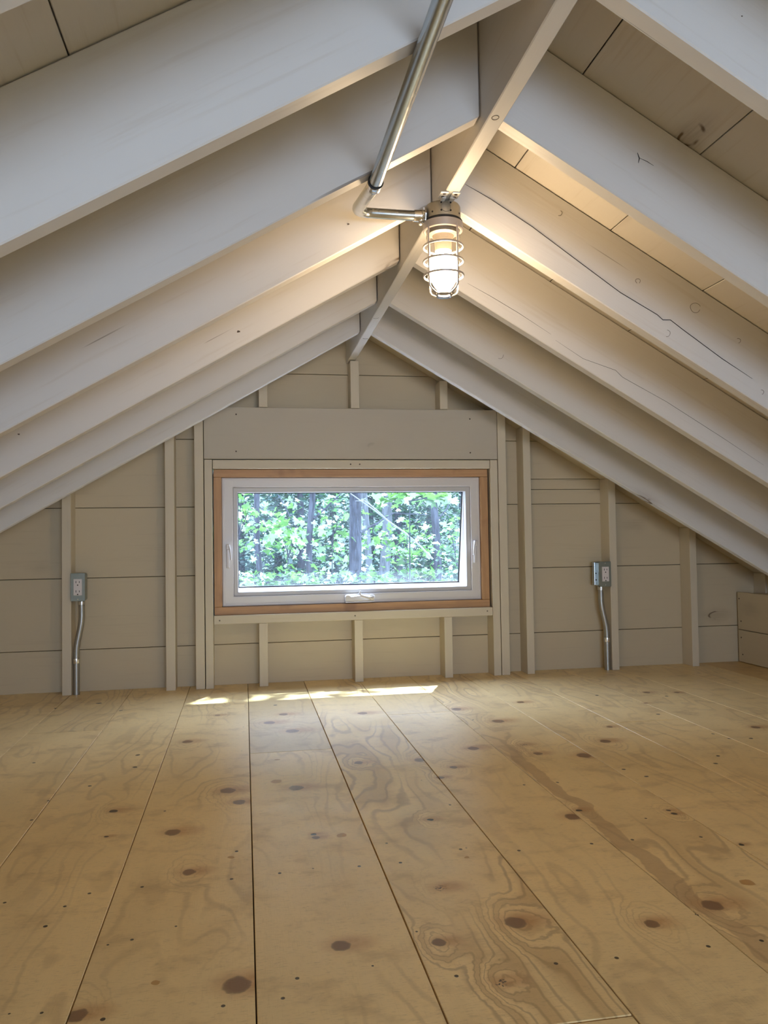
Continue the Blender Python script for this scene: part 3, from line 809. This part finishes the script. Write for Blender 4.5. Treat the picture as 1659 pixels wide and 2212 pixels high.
# ------------------------------------------------------------------ outlets and their risers
def outlet(name_side, px0, px1, z0, z1, sx):
    """px0..px1 plate; sx = +1 when the box sticks out to the right of the stud"""
    yF, yB = -.012, .046
    cx, cz = (px0 + px1) / 2, (z0 + z1) / 2; w, hgt = px1 - px0, z1 - z0
    lab = ('grey steel double outlet on the stud at the far left of the window wall' if sx > 0 else 'grey steel double outlet on the stud to the right of the window')
    t = tag(empty('electrical_outlet', (cx, yB, z0)), lab, 'outlet', 'outlets on the window wall')
    e = .001
    bx = MB().box(px0 + e, px1 + (0.000 if sx > 0 else 0) - e, yF + .002, yB, z0 + e, z1 - e).build('box', 'box_steel', t, .007, seg=3)
    MB().box(px0, px1, yF, yF + .0018, z0, z1).build('cover_plate', 'box_steel', t, .0009)
    # mounting bracket with ears behind the box
    if sx < 0:
        br = MB().box(px0 - .012, px0 + .004, .018, .044, z0 + .004, z1 - .002).build('bracket', 'galv', t, .003, seg=2)
        for dz in (.030, .060): MB().lathe([(0, -.001), (.003, -.0008), (.003, 0), (0, 0)], n=10).build('hole', 'dark', br, loc=(px0 - .004, .0178, z0 + dz), rot=(math.radians(-90), 0, 0))
    rc = MB().box(cx - .0165, cx + .0165, yF - .0035, yF + .001, cz - .0335, cz + .0335).build('receptacle', 'socket', t, .0012)
    for dz in (.017, -.021):
        for dx, hh in ((-.0065, .0045), (.0065, .0037)):
            MB().box(cx + dx - .0011, cx + dx + .0011, yF - .0040, yF - .0034, cz + dz + .004 - hh, cz + dz + .004 + hh).build('slot', 'dark', rc)
        MB().lathe([(0, .0005), (.0026, .0005), (.0026, -.0002), (0, -.0002)], n=14).build('ground_hole', 'dark', rc, loc=(cx, yF - .0036, cz + dz - .0085), rot=(math.radians(90), 0, 0))
    for dz in (hgt / 2 - .0075, -hgt / 2 + .0075):
        MB().lathe([(0, .0012), (.0024, .001), (.0027, 0), (0, 0)], n=12).build('screw', 'steel', t, smooth=True, loc=(cx, yF, cz + dz), rot=(math.radians(90), 0, 0))
    return t
outlet('left', -.6990, -.6425, .3825, .4970, 1)
outlet('right', 1.5965, 1.6525, .3830, .4975, -1)
def riser(xt, xb, zt, sx):
    lab = 'bent galvanised conduit riser from the floor to the %s' % ('far left outlet' if sx > 0 else 'outlet right of the window')
    t = tag(empty('conduit_riser', (xb, .018, 0)), lab, 'pipe', 'conduit risers on the window wall')
    y = .0155
    pts = [Vector((xt, y, zt)), Vector((xt, y, zt - .02)), Vector((xt, y, zt - .05))]
    for s in np.linspace(0, 1, 12):
        e = s * s * (3 - 2 * s); pts.append(Vector((xt + (xb - xt) * e, y, zt - .06 - .155 * s)))
    pts.append(Vector((xb, y, zt - .25)))
    MB().tube(pts, .0122, 18).build('bend', 'dull_steel', t, smooth=True)
    MB().tube([(xb, y, zt - .25), (xb, y, 0)], .0128, 18).build('pipe', 'dull_steel', t, smooth=True)
    MB().lathe([(.0122, -.010), (.0140, -.010), (.0145, -.004), (.0145, .004), (.0140, .010), (.0122, .010)], n=20).build('coupling', 'steel', t, smooth=True, loc=(xb, y, zt - .245))
    MB().lathe([(.0122, -.016), (.0142, -.016), (.0142, -.002), (.0122, 0)], n=20).build('connector', 'steel', t, smooth=True, loc=(xt, y, zt))
riser(-.6610, -.6825, .3822, 1)
riser(1.6130, 1.6370, .3828, -1)

# ------------------------------------------------------------------ woods outside the window
GZ = -2.6
def ray(px, py, y):
    d = CF + CR * ((px - 829.5) / 1738.87) - CU * ((py - 1106) / 1738.87)
    t = (y - CAM.y) / d.y
    return CAM + d * t
def leaf_mat(name, a, b, tr=.55):
    N = NT(name); N.t.nodes.remove(N.bs)
    ge = N.n('ShaderNodeNewGeometry'); oi = ge.outputs['Random Per Island']
    v = ge.outputs['Position']
    c = N.mix(oi, a, b)
    c = N.mix(N.math('MULTIPLY', N.noise(v, 30.0, 2.0), .25), c, tuple(x * .5 for x in a))
    df = N.n('ShaderNodeBsdfDiffuse'); tl = N.n('ShaderNodeBsdfTranslucent'); gl = N.n('ShaderNodeBsdfGlossy')
    gl.inputs['Roughness'].default_value = .35
    N.link(c, df.inputs[0])
    N.link(N.mix(.35, c, (.10, .20, .03)), tl.inputs[0])
    m1 = N.n('ShaderNodeMixShader'); m1.inputs[0].default_value = tr
    N.link(df.outputs[0], m1.inputs[1]); N.link(tl.outputs[0], m1.inputs[2])
    m2 = N.n('ShaderNodeMixShader'); m2.inputs[0].default_value = .10
    N.link(m1.outputs[0], m2.inputs[1]); N.link(gl.outputs[0], m2.inputs[2])
    N.link(m2.outputs[0], N.out.inputs[0])
    return N.m
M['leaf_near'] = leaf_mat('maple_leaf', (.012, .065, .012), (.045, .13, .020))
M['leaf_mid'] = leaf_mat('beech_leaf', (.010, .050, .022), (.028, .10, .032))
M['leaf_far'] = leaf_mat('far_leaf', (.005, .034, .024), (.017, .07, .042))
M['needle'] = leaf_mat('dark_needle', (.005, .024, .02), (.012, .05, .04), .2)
def bark(name, a, b):
    N = NT(name); v = N.objvec((1, 1, 1), rnd=True)
    n = N.noise(N.vmath('MULTIPLY', v, (30, 30, 6)), 1.0, 4.0, .65)
    N.base(N.mix(N.smooth(n, .35, .65), a, b)); N.set(Roughness=.95); N.bs.inputs['Specular IOR Level'].default_value = .1; N.bump(n, .8, .02)
    return N.m
M['bark'] = bark('maple_bark', (.007, .008, .010), (.024, .027, .034))
M['bark_pale'] = bark('pale_bark', (.022, .026, .028), (.05, .056, .060))
M['twig'] = simple('dead_branch', (.055, .06, .065), .8)
def soil():
    N = NT('forest_floor'); v = N.objvec((1, 1, 1), rnd=False)
    n = N.noise(v, 1.6, 5.0, .7); n2 = N.noise(v, 14.0, 4.0, .7)
    c = N.mix(N.smooth(n2, .4, .65), (.010, .020, .018), (.020, .05, .03))
    c = N.mix(N.smooth(n, .5, .7), c, (.03, .033, .028))
    ge = N.n('ShaderNodeSeparateXYZ'); N.link(v, ge.inputs[0])
    c = N.mix(N.smooth(N.math('ADD', ge.outputs[1], N.math('MULTIPLY', n2, 1.2)), 4.2, 3.2), c, (.66, .66, .66))   # unseen pale strip added by the wall to bounce daylight indoors
    N.base(c); N.set(Roughness=1.0); N.bump(n2, 1.0, .1); return N.m
M['soil'] = soil()
# rising ground
g = MB(); nx, ny = 36, 40
for j in range(ny + 1):
    for i in range(nx + 1):
        x = -22 + 46 * i / nx; y = .16 + 37.7 * (j / ny) ** 1.2
        z = GZ + .34 * max(0, y - 9) + .018 * max(0, y - 9) ** 2 + .25 * math.sin(x * .7 + y * .5) * min(1, y / 6) + .12 * math.sin(x * 2.1 - y * 1.3)
        g.v.append((x, y, z))
for j in range(ny):
    for i in range(nx):
        a = j * (nx + 1) + i; g.f.append((a, a + 1, a + nx + 2, a + nx + 1))
gr = g.build('ground', 'soil', smooth=True); tag(gr, kind='structure')
def ground_z(x, y): return GZ + .34 * max(0, y - 9) + .018 * max(0, y - 9) ** 2 + .25 * math.sin(x * .7 + y * .5) * min(1, y / 6) + .12 * math.sin(x * 2.1 - y * 1.3)

MAPLE = [(0, 0), (.16, .10), (.46, -.02), (.38, .22), (.62, .42), (.34, .46), (.22, .40), (.24, .70), (0, 1.0)]
MAPLE = MAPLE + [(-x, y) for x, y in MAPLE[-2:0:-1]]
OVAL = [(0, 0), (.26, .32), (.24, .65), (0, 1.0), (-.24, .65), (-.26, .32)]
def leaves(name, mat, centers, size, shape, parent=None, flat=.6, seed=1):
    """one mesh of many separate leaves"""
    r = np.random.default_rng(seed)
    n = len(centers); k = len(shape); sh = np.array([(a, b, 0) for a, b in shape], float); sh[:, 1] -= .45
    sh[:, 2] = -.25 * np.abs(sh[:, 0])
    yaw = r.uniform(0, 2 * math.pi, n); pit = r.normal(0, flat, n); rol = r.normal(0, flat, n)
    s = size * r.uniform(.6, 1.25, n)
    cy, sy, cp, sp_, cr_, sr = np.cos(yaw), np.sin(yaw), np.cos(pit), np.sin(pit), np.cos(rol), np.sin(rol)
    Rz = np.zeros((n, 3, 3)); Rz[:, 0, 0] = cy; Rz[:, 0, 1] = -sy; Rz[:, 1, 0] = sy; Rz[:, 1, 1] = cy; Rz[:, 2, 2] = 1
    Rx = np.zeros((n, 3, 3)); Rx[:, 0, 0] = 1; Rx[:, 1, 1] = cp; Rx[:, 1, 2] = -sp_; Rx[:, 2, 1] = sp_; Rx[:, 2, 2] = cp
    Ry = np.zeros((n, 3, 3)); Ry[:, 1, 1] = 1; Ry[:, 0, 0] = cr_; Ry[:, 0, 2] = sr; Ry[:, 2, 0] = -sr; Ry[:, 2, 2] = cr_
    Rm = Rz @ Rx @ Ry
    V = np.einsum('nij,kj->nki', Rm, sh) * s[:, None, None] + np.asarray(centers)[:, None, :]
    me = bpy.data.meshes.new(name)
    me.vertices.add(n * k); me.vertices.foreach_set('co', V.reshape(-1))
    me.loops.add(n * k); me.loops.foreach_set('vertex_index', np.arange(n * k, dtype=np.int32))
    me.polygons.add(n); me.polygons.foreach_set('loop_start', np.arange(0, n * k, k, dtype=np.int32))
    me.polygons.foreach_set('loop_total', np.full(n, k, dtype=np.int32))
    me.update(calc_edges=True); me.validate()
    me.materials.append(M[mat])
    o = bpy.data.objects.new(name, me); COL.objects.link(o)
    if parent is not None: par(o, parent)
    tag(o, kind='stuff')
    return o
def sprays(c, rad, n_cl, per, r, spread=(.35, .35, .12)):
    """leaf positions gathered in layered sprays round a centre"""
    cl = r.normal(0, 1, (n_cl, 3)); cl /= np.linalg.norm(cl, axis=1)[:, None]
    cl = cl * (r.uniform(.15, 1, (n_cl, 1)) ** .5) * np.array(rad) + np.array(c)
    P_ = np.repeat(cl, per, axis=0) + r.normal(0, 1, (n_cl * per, 3)) * np.array(spread)
    return P_
def tree(label, x, y, r0, height, lean=(0, 0), mat='bark', crown=None, leafmat='leaf_mid', leafsize=.11, shape=OVAL, branches=(), seed=1, group='trees outside the window', base=None):
    r = np.random.default_rng(seed)
    bx, by = base if base else (x, y)
    z0 = ground_z(bx, by) - .1
    t = tag(empty('tree', (bx, by, z0 + .1)), label, 'tree', group)
    pts = []; rs = []
    for i in range(15):
        f = i / 14; z = z0 + (height - z0) * f
        pts.append((x + lean[0] * (z - .6) + .04 * math.sin(z * 2.1 + seed), y + lean[1] * (z - .6) + .03 * math.cos(z * 1.7 + seed), z)); rs.append(r0 * (1.35 - .95 * f) if f > .12 else r0 * 1.7)
    MB().tube(pts, rs, 12).build('trunk', mat, t, smooth=True)
    for (path, br) in branches:
        MB().tube(path, br, 7).build('branch', mat, t, smooth=True)
    if crown is not None:
        for q, (c, rad, ncl, per) in enumerate(crown):
            leaves('foliage', leafmat, sprays(c, rad, ncl, per, r), leafsize, shape, t, seed=seed * 10 + q)
    return t
def br(px0, py0, px1, py1, y0, y1, r0=.02, r1=.008, bend=.06, seed=0):
    a, b = ray(px0, py0, y0), ray(px1, py1, y1); r = random.Random(seed)
    off = [Vector((r.uniform(-1, 1), 0, r.uniform(-1, 1))) * bend * (b - a).length * .4 for _ in range(6)]
    n = 7
    return ([a.lerp(b, i / (n - 1)) + (off[i % 6] * math.sin(math.pi * i / (n - 1))) for i in range(n)], [r0 + (r1 - r0) * i / (n - 1) for i in range(n)])
def place(px, y): p_ = ray(px, 1150, y); return p_.x
# six trunks seen through the panes (image column, distance)
Y1, Y2, Y3, Y4, Y5, Y6_ = 5.2, 4.4, 3.3, 5.4, 4.3, 6.4
tree('slim dark tree at the far left of the window view', place(562, Y1), Y1, .031, 6.5, (-.01, 0), crown=[((place(540, Y1), Y1 + .1, 3.2), (.62, .5, .8), 16, 12), ((place(520, Y1), Y1 + .6, .75), (.55, .5, .40), 18, 9)], leafmat='leaf_near', leafsize=.075, shape=MAPLE, seed=3)
tree('slim dark tree between the far left trunk and the thick centre trunk', place(675, Y2), Y2, .030, 6.2, (.02, 0), branches=[br(678, 1120, 735, 1068, Y2, Y2 + .1, .012, .006), br(670, 1195, 600, 1068, Y2 + .05, Y2 + .5, .012, .006)],
     crown=[((place(690, Y2), Y2 + .1, 3.0), (.62, .5, .8), 16, 12), ((place(640, Y2), Y2 + .6, .62), (.50, .3, .40), 16, 9)], leafmat='leaf_near', leafsize=.075, shape=MAPLE, seed=4)
tree('thickest rough barked tree in the centre of the window view', place(768, Y3), Y3, .052, 6.8, (-.04, 0), branches=[br(778, 1150, 850, 1108, Y3, Y3 + .4, .012, .006), br(850, 1108, 925, 1112, Y3 + .4, Y3 + .5, .006, .004)],
     crown=[((place(760, Y3), Y3 + .1, 3.3), (.62, .5, .8), 16, 12), ((place(740, Y3), Y3 + .7, .66), (.55, .35, .42), 18, 10)], leafmat='leaf_near', leafsize=.075, shape=MAPLE, seed=5)
tree('pale grey tree just right of the thick centre trunk', place(830, Y4), Y4, .056, 7.0, (.015, 0), 'bark_pale', seed=6,
     crown=[((place(830, Y4), Y4 + .1, 3.8), (.62, .5, .8), 16, 12)], leafmat='leaf_mid')
tree('slim dark tree near the right side of the window view', place(936, Y5), Y5, .040, 6.4, (-.02, 0), branches=[br(940, 1130, 985, 1070, Y5, Y5 + .2, .010, .005)],
     crown=[((place(950, Y5), Y5 + .1, 3.1), (.62, .5, .8), 16, 12), ((place(985, Y5), Y5 + .5, .62), (.42, .4, .36), 16, 9), ((1.85, 2.45, 5.0), (.95, .8, .30), 80, 14)], leafmat='leaf_near', leafsize=.075, shape=MAPLE, seed=7)  # last clump is unseen, added on the sun's path to dapple its patch
tree('thin pale tree partly hidden behind the thick centre trunk', place(792, Y6_), Y6_, .040, 7.0, (0, 0), 'bark_pale', seed=8,
     crown=[((place(800, Y6_), Y6_, 4.0), (.62, .5, .8), 16, 12)], leafmat='leaf_mid')
# fallen branch across the view
fb = MB()
pa = [ray(*q, 2.9) for q in ((757, 1066), (800, 1096), (838, 1125), (874, 1150), (906, 1178), (935, 1208))]
fb.tube(pa, [.004, .005, .006, .007, .007, .008], 8)
fb.tube([ray(838, 1125, 2.9), ray(812, 1100, 2.85), ray(788, 1082, 2.8), ray(768, 1082, 2.78)], [.006, .005, .004, .002], 6)
fb.tube([ray(820, 1110, 2.9), ray(802, 1092, 2.93), ray(790, 1078, 2.95)], [.005, .004, .002], 6)
fbo = fb.build('fallen_branch', 'twig', smooth=True)
tag(fbo, 'thin pale dead branch slanting across the trees outside the window', 'branch')
# understorey shrubs of the view, each a thing
SHR = [('bright maple sapling at the left edge of the window view', 515, 1115, 2.6, (.14, .2, .26), 13, 8, 'leaf_near', .062, MAPLE),
       ('low leafy sapling in the lower left of the window view', 560, 1252, 3.2, (.36, .3, .09), 16, 9, 'leaf_near', .062, MAPLE),
       ('leafy sapling between the two left trunks', 622, 1165, 4.6, (.20, .3, .30), 14, 9, 'leaf_near', .064, MAPLE),
       ('low leafy sapling below the centre of the window view', 735, 1252, 3.1, (.40, .3, .08), 14, 9, 'leaf_near', .062, MAPLE),
       ('leafy sapling left of the thick centre trunk', 718, 1135, 4.6, (.18, .3, .34), 13, 9, 'leaf_mid', .06, MAPLE),
       ('bright maple sapling between the pale trunk and right trunk', 880, 1185, 3.6, (.20, .3, .20), 15, 9, 'leaf_near', .064, MAPLE),
       ('large leaved maple spray at the top right of the window view', 885, 1072, 2.3, (.26, .2, .06), 9, 7, 'leaf_near', .10, MAPLE),
       ('low leafy sapling in the lower right of the window view', 905, 1250, 3.4, (.42, .3, .09), 16, 9, 'leaf_near', .062, MAPLE),
       ('leafy sapling at the right edge of the window view', 990, 1190, 3.2, (.09, .3, .34), 14, 9, 'leaf_mid', .075, OVAL)]
for q, (lab, px, py, y, rad, ncl, per, lm, ls, shp) in enumerate(SHR):
    c = ray(px, py, y); gz = ground_z(c.x, c.y)
    t = tag(empty('sapling', (c.x, c.y, gz)), lab, 'sapling', 'saplings outside the window')
    r = np.random.default_rng(100 + q)
    MB().tube([(c.x + .02, c.y, gz - .05), (c.x - .02, c.y + .02, (gz + c.z) / 2), (c.x, c.y, c.z + rad[2] * .6)], [.012, .009, .003], 7).build('stem', 'bark', t, smooth=True)
    for b in range(4):
        a = r.uniform(0, 6.28); e = Vector((math.cos(a) * rad[0] * .8, math.sin(a) * rad[1] * .6, r.uniform(-.5, .6) * rad[2]))
        MB().tube([(c.x, c.y, c.z - rad[2] * .6), tuple(c + e * .6), tuple(c + e)], [.005, .004, .002], 6).build('branch', 'bark', t, smooth=True)
    leaves('foliage', lm, sprays(tuple(c), rad, ncl, per, r, (.07, .07, .025)), ls, shp, t, .45, seed=200 + q)
# conifers and broadleaf thicket beyond
BGL = ['dark needled tree deep in the woods behind the left edge of the window view', 'pale leafy tree deep in the woods just right of the far left trunk',
       'dark needled tree deep in the woods left of the slim second trunk', 'pale leafy tree deep in the woods left of the thick centre trunk',
       'dark needled tree deep in the woods left of the pale grey trunk', 'pale leafy tree deep in the woods right of the pale grey trunk',
       'dark needled tree deep in the woods behind the right hand trunk', 'pale leafy tree deep in the woods at the right edge of the window view',
       'dark needled tree hidden beyond the left window jamb', 'pale leafy tree hidden beyond the right window jamb']
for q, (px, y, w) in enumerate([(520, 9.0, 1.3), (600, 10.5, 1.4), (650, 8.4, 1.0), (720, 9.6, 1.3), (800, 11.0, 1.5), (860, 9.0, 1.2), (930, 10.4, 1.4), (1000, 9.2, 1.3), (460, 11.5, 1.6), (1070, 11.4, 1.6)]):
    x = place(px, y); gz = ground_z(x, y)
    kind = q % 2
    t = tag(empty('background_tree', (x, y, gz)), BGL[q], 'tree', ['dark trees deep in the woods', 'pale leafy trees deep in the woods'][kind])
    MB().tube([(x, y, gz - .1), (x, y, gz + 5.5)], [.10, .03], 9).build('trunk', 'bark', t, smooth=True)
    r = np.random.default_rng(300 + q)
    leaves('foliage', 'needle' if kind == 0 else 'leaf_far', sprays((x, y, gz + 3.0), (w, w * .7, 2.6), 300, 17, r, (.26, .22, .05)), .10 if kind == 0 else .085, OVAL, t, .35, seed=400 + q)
print('done', len(bpy.data.objects))
